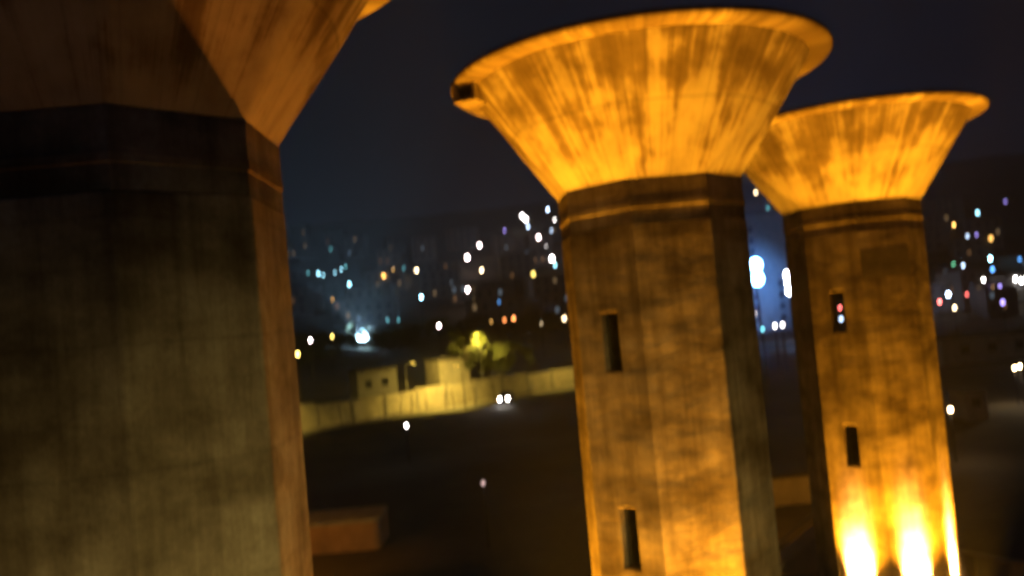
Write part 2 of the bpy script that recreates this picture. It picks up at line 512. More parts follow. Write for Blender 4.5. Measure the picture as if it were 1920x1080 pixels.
def tower(loc, phi_deg, label, wins, patch=None, spout=None):
    """wins: face -> list of (t0, t1, z0, z1)"""
    phi = R(phi_deg)
    t = thing('concrete_tower', label, 'tower', loc, 0, 'flared concrete towers in a row')
    mb = MB()
    for j in range(8):
        face_panel(mb, phi, j, wins.get(j, wins.get(j - 8, [])))
    mb.rings([oct_ring(APO, Z_SHAFT, phi), oct_ring(APO - THICK, Z_SHAFT, phi)])
    bm_o = mb.build('shaft', M['shaft'], t)
    # weld so that the arrises can be eased
    bm = bmesh.new(); bm.from_mesh(bm_o.data)
    bmesh.ops.remove_doubles(bm, verts=bm.verts, dist=0.0005)
    bmesh.ops.recalc_face_normals(bm, faces=bm.faces)
    bm.to_mesh(bm_o.data); bm.free()
    b = bm_o.modifiers.new('bevel', 'BEVEL'); b.width = 0.035; b.segments = 2; b.limit_method = 'ANGLE'; b.angle_limit = R(30)
    # thin metal frame set back in each slit
    for j, hs in wins.items():
        n, tt = face_basis(phi, j)
        for (a0, a1, z0, z1) in hs:
            fr = MB()
            d = APO - 0.20
            for (c0, c1, e0, e1) in ((a0, a0 + .03, z0, z1), (a1 - .03, a1, z0, z1), (a0 + .03, a1 - .03, z0, z0 + .03), (a0 + .03, a1 - .03, z1 - .03, z1)):
                q = []
                for dd in (d, d - .05):
                    for (s_, z_) in ((c0, e0), (c1, e0), (c1, e1), (c0, e1)):
                        q.append(n * dd + tt * s_ + Vector((0, 0, z_)))
                fr.add(q, [(0, 1, 2, 3), (7, 6, 5, 4), (0, 4, 5, 1), (1, 5, 6, 2), (2, 6, 7, 3), (3, 7, 4, 0)])
            fr.build('window_frame', M['dark_metal'], t)
    # collar: shadow groove, projecting lip, plain band
    prof = [(1.985, Z_SHAFT + .003), (1.985, Z_LIP0), (2.006, Z_LIP0 + .03), (2.008, Z_LIP1 - .03), (1.995, Z_LIP1 + .02), (1.995, Z_COL), (1.5, Z_COL), (1.5, Z_SHAFT + .003)]
    MB().rings([oct_ring(a, z, phi) for a, z in prof], closed=True).build('collar', M['shaft'], t, bevel=0.015)
    # funnel: octagon below, circle above
    seg, rings = 128, 14
    RJ, ZJ = 3.85, 16.28
    rg = []
    for f in [0, .004] + [i / rings for i in range(1, rings)] + [.992, .998, 1.0]:
        z = Z_COL + .003 + (ZJ - Z_COL) * f
        row = []
        for k in range(seg):
            th = 2 * math.pi * k / seg
            rel = (th - phi + math.pi / 8) % (math.pi / 4) - math.pi / 8
            r8 = 2.0 / math.cos(rel)
            blend = f ** 0.8
            r8f = (2.0 + (RJ - 2.0) * f) * ((r8 / 2.0) * (1 - blend) + blend)
            r8f += 0.012 * noise.noise(Vector((math.sin(th) * 4, math.cos(th) * 4, z * 1.5 + loc[0])))
            row.append((r8f * math.sin(th), -r8f * math.cos(th), z))
        rg.append(row)
    inner = [[(x * 0.8, y * 0.8, z) for x, y, z in rg[-1]], [(x * 0.8, y * 0.8, z) for x, y, z in rg[0]]]
    MB().rings(rg + inner, closed=True).build('funnel', M['funnel'], t, smooth=True)
    # rim: sloping soffit, rolled edge, dished top
    prof = [(3.60, 16.285), (3.84, 16.285), (4.10, 16.29), (4.27, 16.31), (4.325, 16.345), (4.35, 16.39), (4.34, 16.45), (4.29, 16.49), (4.05, 16.50), (3.3, 16.42), (0.3, 16.40), (0.3, 16.30), (3.30, 16.29)]
    rg = []
    for a, z in prof:
        rg.append([((a + (0.010 * noise.noise(Vector((k * .35, z * 3, loc[1]))) if a > 3.5 else 0)) * math.sin(2 * math.pi * k / seg), -(a + 0.0) * math.cos(2 * math.pi * k / seg), z) for k in range(seg)])
    MB().rings(rg, closed=True).build('rim', M['funnel'], t, smooth=True)
    # plinth
    MB().rings([oct_ring(3.6, -0.3, phi), oct_ring(3.6, 0.44, phi), oct_ring(3.52, 0.50, phi), oct_ring(1.2, 0.50, phi)], cap=True).build('plinth', M['shaft'], t, bevel=0.02)
    if patch:
        j, t0, t1, z0, z1 = patch
        n, tt = face_basis(phi, j)
        mb = MB()
        q = []
        for dd in (APO - 0.02, APO + 0.004):
            for (s_, z_) in ((t0, z0), (t1, z0 + .02), (t1 - .02, z1), (t0 + .01, z1 - .015)):
                q.append(n * dd + tt * s_ + Vector((0, 0, z_)))
        mb.add(q, [(3, 2, 1, 0), (4, 5, 6, 7), (0, 1, 5, 4), (1, 2, 6, 5), (2, 3, 7, 6), (3, 0, 4, 7)])
        tag(mb.build('render_patch', M['patch'], t), 'dark rectangular patch of damp render high on the shaft')
    if spout is not None:
        # square drain mouth hanging under the rim: a short open box
        a, a2 = R(spout), R(spout + 52)
        c_ = Vector((math.sin(a), -math.cos(a), 0)) * 4.02
        n, tt = Vector((math.sin(a2), -math.cos(a2), 0)), Vector((math.cos(a2), math.sin(a2), 0))
        def sect(w, h, d, zc):
            return [c_ + n * d + tt * s_ * w / 2 + Vector((0, 0, zc + q * h / 2)) for s_, q in ((-1, -1), (1, -1), (1, 1), (-1, 1))]
        zc = 16.10
        MB().rings([sect(.56, .42, -.30, zc), sect(.56, .42, .26, zc), sect(.40, .27, .26, zc), sect(.40, .27, -.22, zc)], cap=True).build('drain_mouth', M['funnel'], t, bevel=0.02)
    return t

T1, T2, T3 = (-5.081, 11.119, 0), (3.33, 19.787, 0), (11.447, 28.323, 0)
PHI = 3.49
std = [(-0.205, 0.215, z0, z1) for z0, z1 in WIN]
low = [(-0.205, 0.215, 1.40, 2.62)]
# back opening of the far tower, where daylight (here the town's lights) shows through the upper slit
tower(T1, PHI - 2.2, 'near dark concrete tower filling the left edge, only its right flank lit', {-1: std + low})
tower(T2, PHI, 'middle tower with brightly lit flared head and two narrow slits in its shaft', {-1: std + low}, spout=-76)
tower(T3, PHI, 'farthest tower on the right with white-hot floodlit base', {-1: std, 4: [(-0.36, 0.06, 9.55, 10.80)]}, patch=(0, -.79, .77, 11.30, 12.20))

# ------------------------------------------------------------------ floodlights at the tower feet
SODIUM = (1.0, 0.365, 0.011)
def floodlight(tc_, phi_deg, j, power, label, off=0.8, aim=13.0, side=0.0, size=64, tint=SODIUM):
    n, t = face_basis(R(phi_deg), j)
    p = Vector(tc_) + n * (APO + off) + t * side + Vector((0, 0, 0.5))
    f = thing('floodlight', label, 'floodlight', p, math.atan2(n.y, n.x) + math.pi / 2, 'sodium floodlights at the tower feet')
    # local +Y points at the wall
    MB().box((0, 0, 0.02), (0.42, 0.32, 0.04)).build('base_plate', M['galv'], f, bevel=0.006)
    y = MB()
    for s in (-1, 1):
        y.box((s * 0.235, 0, 0.20), (0.02, 0.06, 0.36))
    y.box((0, 0, 0.05), (0.45, 0.06, 0.02))
    y.build('yoke', M['galv'], f)
    el = math.atan2(aim - 0.35, off)
    d = Vector((0, math.cos(el), math.sin(el))); q = Vector((0, -math.sin(el), math.cos(el)))
    c = Vector((0, 0, 0.35))
    def sect(w, h, k):
        return [c + d * k + Vector((1, 0, 0)) * a * w / 2 + q * b * h / 2 for a, b in ((-1, -1), (1, -1), (1, 1), (-1, 1))]
    MB().rings([sect(.30, .22, -.16), sect(.44, .34, .02), sect(.44, .34, .08), sect(.41, .31, .08), sect(.41, .31, .05)], cap=True).build('housing', M['dark_metal'], f, bevel=0.01)
    MB().rings([sect(.41, .31, .055), sect(.41, .31, .065)], cap=True).build('lens', M['lens'], f)
    ld = bpy.data.lights.new('flood', 'SPOT')
    ld.energy = power; ld.color = tint
    ld.spot_size = R(size); ld.spot_blend = 1.0; ld.shadow_soft_size = 0.12
    lo = bpy.data.objects.new('flood', ld)
    col.objects.link(lo); lo.parent = f
    lo.location = c + d * 0.12
    lo.rotation_euler = d.to_track_quat('-Z', 'Y').to_euler()
    return f
M['lens'] = glow('sodium_lens', (1.0, 0.45, 0.05), 40)
P = 15000
HOT = (1.0, 0.42, 0.10)
RUST = (1.0, 0.29, 0.02)
floodlight(T2, PHI, 0, P, 'floodlight at the foot of the middle tower, below its broad front face')
floodlight(T2, PHI, -1, P * 0.55, 'floodlight at the foot of the middle tower, below the slits')
floodlight(T2, PHI, -2, P, 'floodlight at the foot of the middle tower, on its far left flank')
floodlight(T2, PHI, 0, P * 4, 'narrow spotlight at the foot of the middle tower, close under its broad front face', .45, 1.4, .30, 44)
floodlight(T3, PHI, -1, P * 0.75, 'wide floodlight at the foot of the right tower, below the slits')
floodlight(T3, PHI, 0, P * 0.95, 'wide floodlight at the foot of the right tower, below its broad front face')
floodlight(T3, PHI, 1, P * 0.8, 'wide floodlight at the foot of the right tower, on its right flank')
floodlight(T3, PHI, -1, P * 14, 'narrow spotlight close against the right tower, below the slits', .45, 1.4, -.12, 37, HOT)
floodlight(T3, PHI, 0, P * 17, 'narrow spotlight close against the right tower, below its broad front face', .45, 1.4, -.05, 37, HOT)
floodlight(T3, PHI, 1, P * 11, 'narrow spotlight close against the right tower, on its right flank', .45, 1.4, 0.1, 37, HOT)
floodlight(T1, PHI - 2.2, 3, P * 0.27, 'floodlight at the foot of the left tower, behind it', 2.0, 5, 0, 70, RUST)
floodlight(T1, PHI - 2.2, 0, P * 0.010, 'weak fill floodlight added at the foot of the left tower, on the side facing the viewer', 1.2, 12, 0, 80, RUST)  # added fill: lifts the funnel front with a dim rusty light

# ------------------------------------------------------------------ street lamps
def lamp_column(label, base, h, color, power, group=None, aim=None, size=140, arm=0.9, rz=0.0):
    """column with a bracket and a full cut-off lantern that throws light down"""
    o = thing('street_lamp', label, 'street lamp', base, rz, group)
    MB().tube([(0, 0, -0.3), (0, 0, 1.0), (0, 0, h)], [0.10, 0.085, 0.05], 10).build('pole', M['galv'], o, smooth=True)
    MB().tube([(0, 0, h - .05), (0, arm * .4, h + .18), (0, arm, h + .22)], 0.035, 8).build('bracket', M['galv'], o, smooth=True)
    hd = MB().rings([[(a * w, arm + .25 + b * l_, h + z) for a, b in ((-1, -1), (1, -1), (1, 1), (-1, 1))] for w, l_, z in ((.16, .36, .16), (.17, .38, .22), (.10, .28, .30))], cap=True)
    hd.build('lantern', M['dark_metal'], o, bevel=0.02)
    MB().box((0, arm + .25, h + .145), (0.26, 0.6, 0.02)).build('lens', glow('lantern_glow', color, 12), o)
    ld = bpy.data.lights.new('lantern_light', 'SPOT')
    ld.energy = power; ld.color = color; ld.spot_size = R(size); ld.spot_blend = 0.7; ld.shadow_soft_size = 0.2
    lo = bpy.data.objects.new('lantern_light', ld); col.objects.link(lo); lo.parent = o
    lo.location = (0, arm + .25, h + .10)
    if aim is not None:
        loc = Vector(base) + Matrix.Rotation(rz, 3, 'Z') @ Vector(lo.location)
        d = Matrix.Rotation(-rz, 3, 'Z') @ (Vector(aim) - loc).normalized()
        lo.rotation_euler = d.to_track_quat('-Z', 'Y').to_euler()
    return o
YELLOW = (1.0, 0.66, 0.10)
OLIVE = (1.0, 0.72, 0.20)
# the lamp beside the photographer that gives the near tower its dull olive light
lamp_column('street lamp standing below the viewpoint, facing the near tower', (7.5, -4.0, 0), 4.6, OLIVE, 8600, aim=(0.2, 9.2, 2.6), size=78, rz=R(38))
# lamps along the road that wash the wall
wall_az = math.atan2(wall_nrm.y, wall_nrm.x) - math.pi / 2
for s, pw, lab in ((6, 20000, 'street lamp before the lit roadside wall, hidden behind the left tower'), (37.5, 8000, 'street lamp before the middle of the lit roadside wall'), (62, 2000, 'street lamp before the far end of the lit roadside wall')):
    q = WALL_A + wall_dir * s - wall_nrm * 7.0
    b_ = (q.x, q.y, terrain(q.x, q.y))
    w = WALL_A + wall_dir * s
    lamp_column(lab, b_, 5.6, YELLOW, pw, 'street lamps along the road', aim=(w.x, w.y, 1.0), size=150, rz=wall_az)

# ------------------------------------------------------------------ roadside wall, in panels between piers
def roadside_wall():
    L = (WALL_B - WALL_A).length
    o = thing('roadside_wall', 'long pale wall lit yellow by street lamps beyond the dark ground', 'wall', (WALL_A.x, WALL_A.y, 0), math.atan2(wall_dir.y, wall_dir.x))
    n = 15
    w = L / n
    for i in range(n):
        x0 = i * w
        h = (3.1, 3.1, 3.1, 3.15, 2.75, 2.75, 2.8, 3.0, 3.0, 2.95, 2.95, 2.7, 2.7, 2.6, 2.6)[i]
        MB().box((x0 + w / 2, 0.2, h / 2 - .2), (w - .46, 0.36, h + .4)).build('panel', M['wall'], o)
        MB().box((x0 + w / 2, 0.2, h + .07), (w - .44, 0.50, 0.14)).build('coping', M['coping'], o, bevel=0.02)
        MB().box((x0, 0.2, h / 2), (0.46, 0.52, h + .5)).build('pier', M['coping'], o, bevel=0.02)
    return o
roadside_wall()

# ------------------------------------------------------------------ vegetation
def crown_mesh(name, mat, seed, rad, hgt, count, leaf):
    rr = random.Random(seed)
    mb = MB()
    clumps = [(Vector((rr.gauss(0, .5) * rad, rr.gauss(0, .5) * rad, hgt * (.1 + .9 * rr.random()))), rad * rr.uniform(.12, .34)) for _ in range(38)]
    for i in range(count):
        c, s = rr.choice(clumps)
        d = Vector((rr.gauss(0, 1), rr.gauss(0, 1), rr.gauss(0, .8))).normalized() * s * rr.random() ** .4
        p = c + d
        a = Vector((rr.gauss(0, 1), rr.gauss(0, 1), rr.gauss(0, 1))).normalized()
        b = a.cross(Vector((rr.gauss(0, 1), rr.gauss(0, 1), rr.gauss(0, 1)))).normalized()
        l_ = leaf * rr.uniform(.6, 1.3)
        mb.add([p - a * l_, p + b * l_ * .45, p + a * l_, p - b * l_ * .45], [(0, 1, 2, 3)])
    me = bpy.data.meshes.new(name); me.from_pydata(mb.v, [], mb.f); me.materials.append(mat)
    return me

def limbs(seed, h, r, n, spread):
    rr = random.Random(seed)
    mb = MB()
    lean = Vector((rr.uniform(-.12, .12), rr.uniform(-.12, .12), 0))
    pts = [Vector((0, 0, -.3)) + lean * 0, Vector((0, 0, h * .35)) + lean * h * .3 + Vector((rr.uniform(-.1, .1), 0, 0)), Vector((0, 0, h * .7)) + lean * h * .8, Vector((0, 0, h)) + lean * h]
    mb.tube(pts, [r, r * .75, r * .5, r * .2], 7)
    brs = []
    for i in range(n):
        f = rr.uniform(.35, .9)
        b = Vector((0, 0, h * f)) + lean * h * f
        a = rr.uniform(0, 2 * math.pi)
        d = Vector((math.cos(a), math.sin(a), rr.uniform(.5, 1.3))).normalized() * spread * rr.uniform(.5, 1)
        mid = b + d * .5 + Vector((rr.uniform(-.1, .1), rr.uniform(-.1, .1), 0)) * spread
        br = MB().tube([b, mid, b + d + Vector((0, 0, spread * .12))], [r * .4, r * .26, r * .08], 5)
        for _ in range(2):
            e_ = mid + Vector((rr.gauss(0, .3), rr.gauss(0, .3), rr.uniform(.15, .5))) * spread * .6
            br.tube([mid, e_], [r * .2, r * .05], 4)
        brs.append(br)
    return mb, brs

def tree(label, loc, h, rad, seed, mat='leaf', count=1500, leaf=.22, group=None, trunk=.3):
    o = thing('tree', label, 'tree', loc, 0, group)
    tr, br = limbs(seed, h * .8, max(.08, h * .03), 7, rad * .8)
    tr.build('trunk', M['bark'], o, smooth=True)
    for q_ in br: q_.build('branch', M['bark'], o, smooth=True)
    c = link('crown', crown_mesh('crown', M[mat], seed, rad, h * (1 - trunk), count, leaf), o)
    c.location = (0, 0, h * trunk)
    return o

def sapling(label, loc, h, seed):
    o = thing('sapling', label, 'tree', loc, 0, 'thin bare saplings along the road')
    tr, br = limbs(seed, h, .075, 5, h * .28)
    tr.build('trunk', M['bark'], o, smooth=True)
    for q_ in br: q_.build('branch', M['bark'], o, smooth=True)
    return o

def ordinal(k):
    return ('first', 'second', 'third', 'fourth', 'fifth', 'sixth', 'seventh', 'eighth', 'ninth', 'tenth', 'eleventh', 'twelfth', 'thirteenth', 'fourteenth', 'fifteenth', 'sixteenth', 'seventeenth', 'eighteenth', 'nineteenth', 'twentieth')[k]

for k, px in enumerate((645, 668, 727, 752, 772, 800, 838, 852, 893, 930)):
    g = on_ground(px, 800 - (px - 640) * .165)
    s = rnd.uniform(.6, 2.2)
    p = Vector((g.x, g.y - s)); 
    sapling('thin bare sapling against the lit wall, %s from the left' % ordinal(k), (p.x, p.y, terrain(p.x, p.y)), rnd.uniform(2.6, 3.9), 100 + k)

def behind_wall(px, s):
    """a point s metres behind the wall, in the picture column px at wall height"""
    d = ray(px, 690)
    n2 = wall_nrm
    o2 = Vector((0, 0)); d2 = Vector((d.x, d.y))
    k = (WALL_A.dot(n2) + s) / d2.dot(n2)
    p = d2 * k
    return Vector((p.x, p.y, terrain(p.x, p.y)))

p = behind_wall(884, 3.5); tree('yellow-lit bushy tree rising behind the roadside wall beside a lamp', p, 7.8, 3.2, 31, count=4200, leaf=.24)
p = behind_wall(945, 3.0); tree('low spreading tree lit dull yellow, right of the tall lit tree', p, 5.0, 3.2, 32, count=3600, leaf=.24)
p = behind_wall(915, 6.0); tree('small dim tree between the two yellow-lit trees', p, 4.6, 2.0, 33, count=1400, leaf=.22)
p = behind_wall(903, 1.5); lamp_column('slim street lamp among the yellow-lit trees behind the wall', p, 7.6, YELLOW, 12000, 'street lamps along the road', aim=p + Vector((-1.0, 3.0, 4.2)), size=160, rz=R(20))
p = behind_wall(760, 2.0); lamp_column('street lamp behind the wall shining on the small lit house', p, 4.0, YELLOW, 1500, 'street lamps along the road', aim=behind_wall(838, 5.0) + Vector((0, 0, 2.0)), size=110, rz=R(-60))
for k, (px, s, h, rad) in enumerate(((560, 70, 6.0, 4.5), (610, 74, 5.0, 4.2), (665, 80, 5.5, 4.6), (715, 78, 4.2, 4.0), (770, 76, 5.0, 4.6), (830, 82, 4.6, 4.4), (890, 80, 5.4, 4.6), (945, 76, 4.4, 4.2), (1000, 78, 5.4, 4.6), (1050, 74, 5.0, 4.2))):
    q = behind_wall(px, s)
    tree('dark evergreen on the black ridge below the town lights, %s from the left' % ordinal(k), q - Vector((0, 0, .3)), h, rad, 200 + k, 'leaf_dark', 1300, .38, 'dark evergreens along the ridge', .1)

# ------------------------------------------------------------------ houses
def house(label, loc, w, d, h, rz, wins=(), group=None, wall='facade', lit=None, name='house', parapet=.35):
    """wins: (x, z, width, height) on the camera-side front; lit: {index: material}"""
    o = thing(name, label, 'house', loc, rz, group)
    mb = MB()
    xs = sorted({-w / 2, w / 2, *[a - c / 2 for a, b, c, e_ in wins], *[a + c / 2 for a, b, c, e_ in wins]})
    zs = sorted({-1.5, h, *[b - e_ / 2 for a, b, c, e_ in wins], *[b + e_ / 2 for a, b, c, e_ in wins]})
    y0 = -d / 2
    for i in range(len(xs) - 1):
        for j in range(len(zs) - 1):
            mx, mz = (xs[i] + xs[i + 1]) / 2, (zs[j] + zs[j + 1]) / 2
            if any(abs(mx - a) < c / 2 and abs(mz - b) < e_ / 2 for a, b, c, e_ in wins):
                continue
            mb.add([(xs[i], y0, zs[j]), (xs[i + 1], y0, zs[j]), (xs[i + 1], y0, zs[j + 1]), (xs[i], y0, zs[j + 1])], [(0, 1, 2, 3)])
    for a, b, c, e_ in wins:
        q = [(a - c / 2, b - e_ / 2), (a + c / 2, b - e_ / 2), (a + c / 2, b + e_ / 2), (a - c / 2, b + e_ / 2)]
        mb.add([(x, y0, z) for x, z in q] + [(x, y0 + .2, z) for x, z in q], [(k, (k + 1) % 4, 4 + (k + 1) % 4, 4 + k) for k in range(4)])
    mb.add([(-w / 2, y0, -1.5), (-w / 2, -y0, -1.5), (w / 2, -y0, -1.5), (w / 2, y0, -1.5), (-w / 2, y0, h), (-w / 2, -y0, h), (w / 2, -y0, h), (w / 2, y0, h)],
           [(0, 1, 5, 4), (1, 2, 6, 5), (2, 3, 7, 6), (4, 5, 6, 7)])
    mb.build('wall', M[wall], o)
    r = MB()
    for cx, cy, sx, sy in ((0, y0, w + .3, .3), (0, -y0, w + .3, .3), (-w / 2, 0, .3, d - .3), (w / 2, 0, .3, d - .3)):
        r.box((cx, cy, h + parapet / 2 + .003), (sx, sy, parapet))
    r.box((0, 0, h + .06), (w - .3, d - .3, .1))
    r.build('roof', M['roof'], o)
    for i, (a, b, c, e_) in enumerate(wins):
        f = MB()
        for cx, cz, sx, sz in ((a - c / 2 + .03, b, .06, e_), (a + c / 2 - .03, b, .06, e_), (a, b - e_ / 2 + .03, c - .12, .06), (a, b + e_ / 2 - .03, c - .12, .06), (a, b, .05, e_ - .12)):
            f.box((cx, y0 + .15, cz), (sx, .06, sz))
        wo = f.build('window', M['roof'], o)
        MB().box((a, y0 + .185, b), (c - .02, .02, e_ - .02)).build('pane', (lit or {}).get(i, M['pane']), wo)
    return o

# the two small houses behind the wall
p = behind_wall(838, 5.0)
house('small pale house front lit yellow behind the roadside wall', (p.x, p.y, p.z), 4.7, 5, 3.9, wall_az + R(-12), [], wall='plaster')
p = behind_wall(697, 5.5)
house('dim house with pale corner behind the roadside wall, left of the lit one', (p.x, p.y, p.z), 5.4, 5, 3.6, wall_az + R(-18), [(-1.2, 2.0, .9, 1.0), (1.0, 2.0, .9, 1.0)])

# low tank-like block lit orange beyond the near tower
def tank():
    a = on_ground(540, 1045); b = on_ground(715, 1030)
    c = (a + b) / 2
    o = thing('concrete_tank', 'low rounded concrete tank glowing dull orange beside the near tower', 'tank', (c.x, c.y + 1.6, 0), math.atan2(b.y - a.y, b.x - a.x))
    w, d, r = (b - a).length, 3.2, .45
    def outline(s, z):
        pts = []
        for cx, cy, a0 in ((w / 2 - r, d / 2 - r, 0), (-w / 2 + r, d / 2 - r, 90), (-w / 2 + r, -d / 2 + r, 180), (w / 2 - r, -d / 2 + r, 270)):
            for k in range(7):
                an = R(a0 + 15 * k)
                pts.append((cx + (r + s) * math.cos(an), cy + (r + s) * math.sin(an), z))
        return pts
    MB().rings([outline(0, -.3), outline(0, 1.42)], cap=True).build('wall', M['brick_red'], o)
    MB().rings([outline(.05, 1.423), outline(.05, 1.53), outline(-.05, 1.58)], cap=True).build('lid', M['coping'], o)
    lb = on_ground(560, 1075)
    lamp_column('added sodium street lamp, unseen behind the near tower, lighting the low tank', (lb.x - .8, lb.y - 4.0, 0), 5.0, SODIUM, 550, aim=(c.x, c.y, 0.6), size=120, rz=R(-10))  # unseen lamp, added only to light the tank
tank()

# hut and ramp between the middle and far towers
p = on_ground(1490, 946)
house('small plain hut seen between the middle and right towers', (p.x + .3, p.y + 1.4, 0), 3.4, 2.8, 1.45, R(4), wall='plaster', name='hut', parapet=.12)
def ramp_wall():
    a, b = on_ground(1450, 1075), on_ground(1545, 1070)
    o = thing('ramp', 'sloping concrete ramp rising between the middle and right towers', 'ramp', (a.x, a.y, 0), math.atan2(b.y - a.y, b.x - a.x))
    L = (b - a).length
    MB().add([(0, 0, -.2), (L, 0, -.2), (L, 0, 1.45), (0, 0, .05), (0, 1.4, -.2), (L, 1.4, -.2), (L, 1.4, 1.45), (0, 1.4, .05)],
             [(0, 1, 2, 3), (7, 6, 5, 4), (0, 4, 5, 1), (1, 5, 6, 2), (2, 6, 7, 3), (3, 7, 4, 0)]).build('slab', M['plaster'], o, bevel=.02)
    MB().tube([(.1, .1, .1), (.1, .1, .95), (L - .1, .1, 2.3), (L - .1, .1, 1.4)], .03, 6).build('handrail', M['galv'], o)
ramp_wall()
lb = on_ground(1500, 1010)
lamp_column('sodium street lamp behind the right tower, lighting the hut', (lb.x + 2.6, lb.y - 3.0, 0), 4.6, SODIUM, 900, aim=(p.x, p.y, 0.7), size=120, rz=R(45))
# low parapet right of the far tower
def parapet():
    a, b = on_ground(1775, 1075), on_ground(2050, 1135)
    o = thing('parapet', 'low concrete parapet catching the floodlight right of the far tower', 'wall', (a.x, a.y, 0), math.atan2(b.y - a.y, b.x - a.x))
    L = (b - a).length
    for i in range(4):
        MB().box((L * (i + .5) / 4, 0, .38), (L / 4 - .02, .3, .96)).build('block', M['plaster'], o, bevel=.02)
        MB().box((L * (i + .5) / 4, 0, .91), (L / 4 - .015, .4, .09)).build('coping', M['coping'], o, bevel=.015)
parapet()
# paved apron round the tower feet
ap = MB()
for c in (T1, T2, T3):
    ap.rings([oct_ring(4.0, .02 , R(PHI)), oct_ring(7.5, .02, R(PHI))])
    ap.v = [(x + (c[0] if i >= len(ap.v) - 16 else 0), y + (c[1] if i >= len(ap.v) - 16 else 0), z) for i, (x, y, z) in enumerate(ap.v)]
tag(ap.build('paving', M['coping']), kind='structure')

# ------------------------------------------------------------------ the town's lights
COL = {
    'white': (1.0, .93, .88), 'pinkish white': (1.0, .80, .78), 'warm white': (1.0, .74, .42), 'amber': (1.0, .52, .12),
    'cyan': (.35, .80, 1.0), 'pale blue': (.55, .72, 1.0), 'teal': (.15, .55, .62), 'red': (1.0, .16, .14), 'green': (.18, .75, .40),
    'violet': (.42, .32, 1.0), 'yellow': (1.0, .72, .16), 'blue': (.12, .40, 1.0), 'orange red': (1.0, .30, .08),
}
# x, y in the photograph, colour, radius of the globe (m at 500 m), strength
LIGHTS = [
 (620,467,'teal',.5,2), (578,512,'teal',.5,2.5), (597,513,'cyan',.8,6), (606,516,'cyan',.6,4), (628,511,'cyan',.6,3), (640,505,'cyan',.6,4), (648,500,'teal',.5,3), (655,533,'cyan',.8,10),
 (624,563,'amber',.7,5), (709,564,'cyan',.8,8), (719,517,'amber',.8,6), (737,505,'amber',.5,2.5), (757,503,'teal',.5,2), (781,507,'warm white',.9,10), (790,557,'cyan',.9,14),
 (876,483,'pinkish white',1.2,22), (899,460,'pinkish white',1.0,16), (903,507,'warm white',.9,10), (877,543,'pinkish white',1.1,22), (885,567,'teal',.5,3), (933,537,'teal',.8,7), (961,525,'pale blue',.8,10),
 (971,536,'amber',1.1,4), (1000,514,'yellow',1.2,3.5), (935,566,'blue',.8,2), (979,405,'white',1.0,14), (986,411,'white',1.0,16), (990,425,'pale blue',.8,6), (1027,393,'pale blue',.8,9), (1040,412,'white',.7,6),
 (1034,433,'pale blue',.7,4), (1010,445,'pinkish white',1.0,16), (1024,462,'white',.6,4), (1035,485,'white',1.3,24), (1041,497,'cyan',.7,7), (823,611,'pinkish white',.9,18), (582,638,'pinkish white',.9,14),
 (623,631,'yellow',.7,7), (558,664,'yellow',.8,9), (727,600,'teal',.5,2.5), (747,600,'teal',.5,2.5), (946,600,'orange red',.9,3), (963,597,'orange red',1.0,5), (921,603,'amber',.6,2), (1015,607,'warm white',.5,2), (1058,597,'warm white',1.2,5), (946,432,'violet',.7,2),
 (1417,361,'warm white',.8,8), (1440,390,'teal',.6,2.5), (1431,418,'cyan',.8,8), (1421,415,'teal',.5,2), (1443,553,'pinkish white',.9,8), (1470,556,'warm white',.6,2.5), (1415,588,'warm white',.8,8), (1453,611,'white',.8,9), (1467,609,'white',.8,9), (1430,617,'teal',.7,3.5),
 (1789,422,'amber',.8,8), (1833,399,'cyan',.9,6), (1814,443,'pale blue',.8,4), (1831,440,'violet',.7,2), (1858,447,'amber',1.2,2.5), (1885,378,'violet',.7,1.6), (1857,485,'cyan',1.0,14), (1861,505,'blue',1.0,4), (1788,497,'green',1.0,4), (1806,498,'pale blue',.8,5),
 (1752,536,'white',1.1,20), (1789,527,'amber',.8,6), (1843,526,'white',1.1,20), (1875,537,'violet',.8,4), (1862,540,'amber',.7,3), (1893,525,'white',1.5,30), (1903,523,'white',1.2,20), (1916,526,'white',1.2,22), (1778,552,'pale blue',1.1,22), (1762,566,'red',1.0,8), (1790,577,'warm white',.8,9), (1813,552,'red',.8,3.5), (1880,567,'violet',1.1,3), (1912,486,'blue',.8,2.5),
 (1575,577,'red',.9,5), (1577,598,'pale blue',1.0,2.5),
]
pole_me = MB().tube([(0, 0, -8.0), (0, 0, -.5)], [.12, .07], 6).mesh('pole', M['dark_metal'])
cap_me = MB().tube([(0, 0, .55), (0, 0, .80), (0, 0, .95)], [.55, .42, .10], 8).mesh('cap', M['dark_metal'])
globes = {}
def town_lamp(px, py, colr, rad, s, label, group):
    p = drop(px, py, 7.0)
    if p is None:
        p = at_depth(px, py, 640)
    dist = p.y
    key = (colr, s)
    if key not in globes:
        globes[key] = MB().sphere((0, 0, 0), .5, 10, 6).mesh('globe', glow('lamp_glow', COL[colr], s * 1.5, True), True)
    o = thing('street_lamp', label, 'street lamp', (p.x, p.y, terrain(p.x, p.y)), 0, group)
    h = p.z - o.location.z
    a = link('pole', pole_me, o); a.location = (0, 0, h); a.scale = (1, 1, (h + .2) / 8.0)
    g = link('globe', globes[key], o); g.location = (0, 0, h); k = 2 * rad * max(.3, dist / 500) * 0.95; g.scale = (k, k, k)
    c = link('cap', cap_me, o); c.location = (0, 0, h); c.scale = (k * .6, k * .6, k)
REG = [('between left and middle towers', 500, 1070), ('between middle and right towers', 1390, 1500), ('seen through the upper slit', 1540, 1600), ('right of the right tower', 1730, 1930)]
count = {}
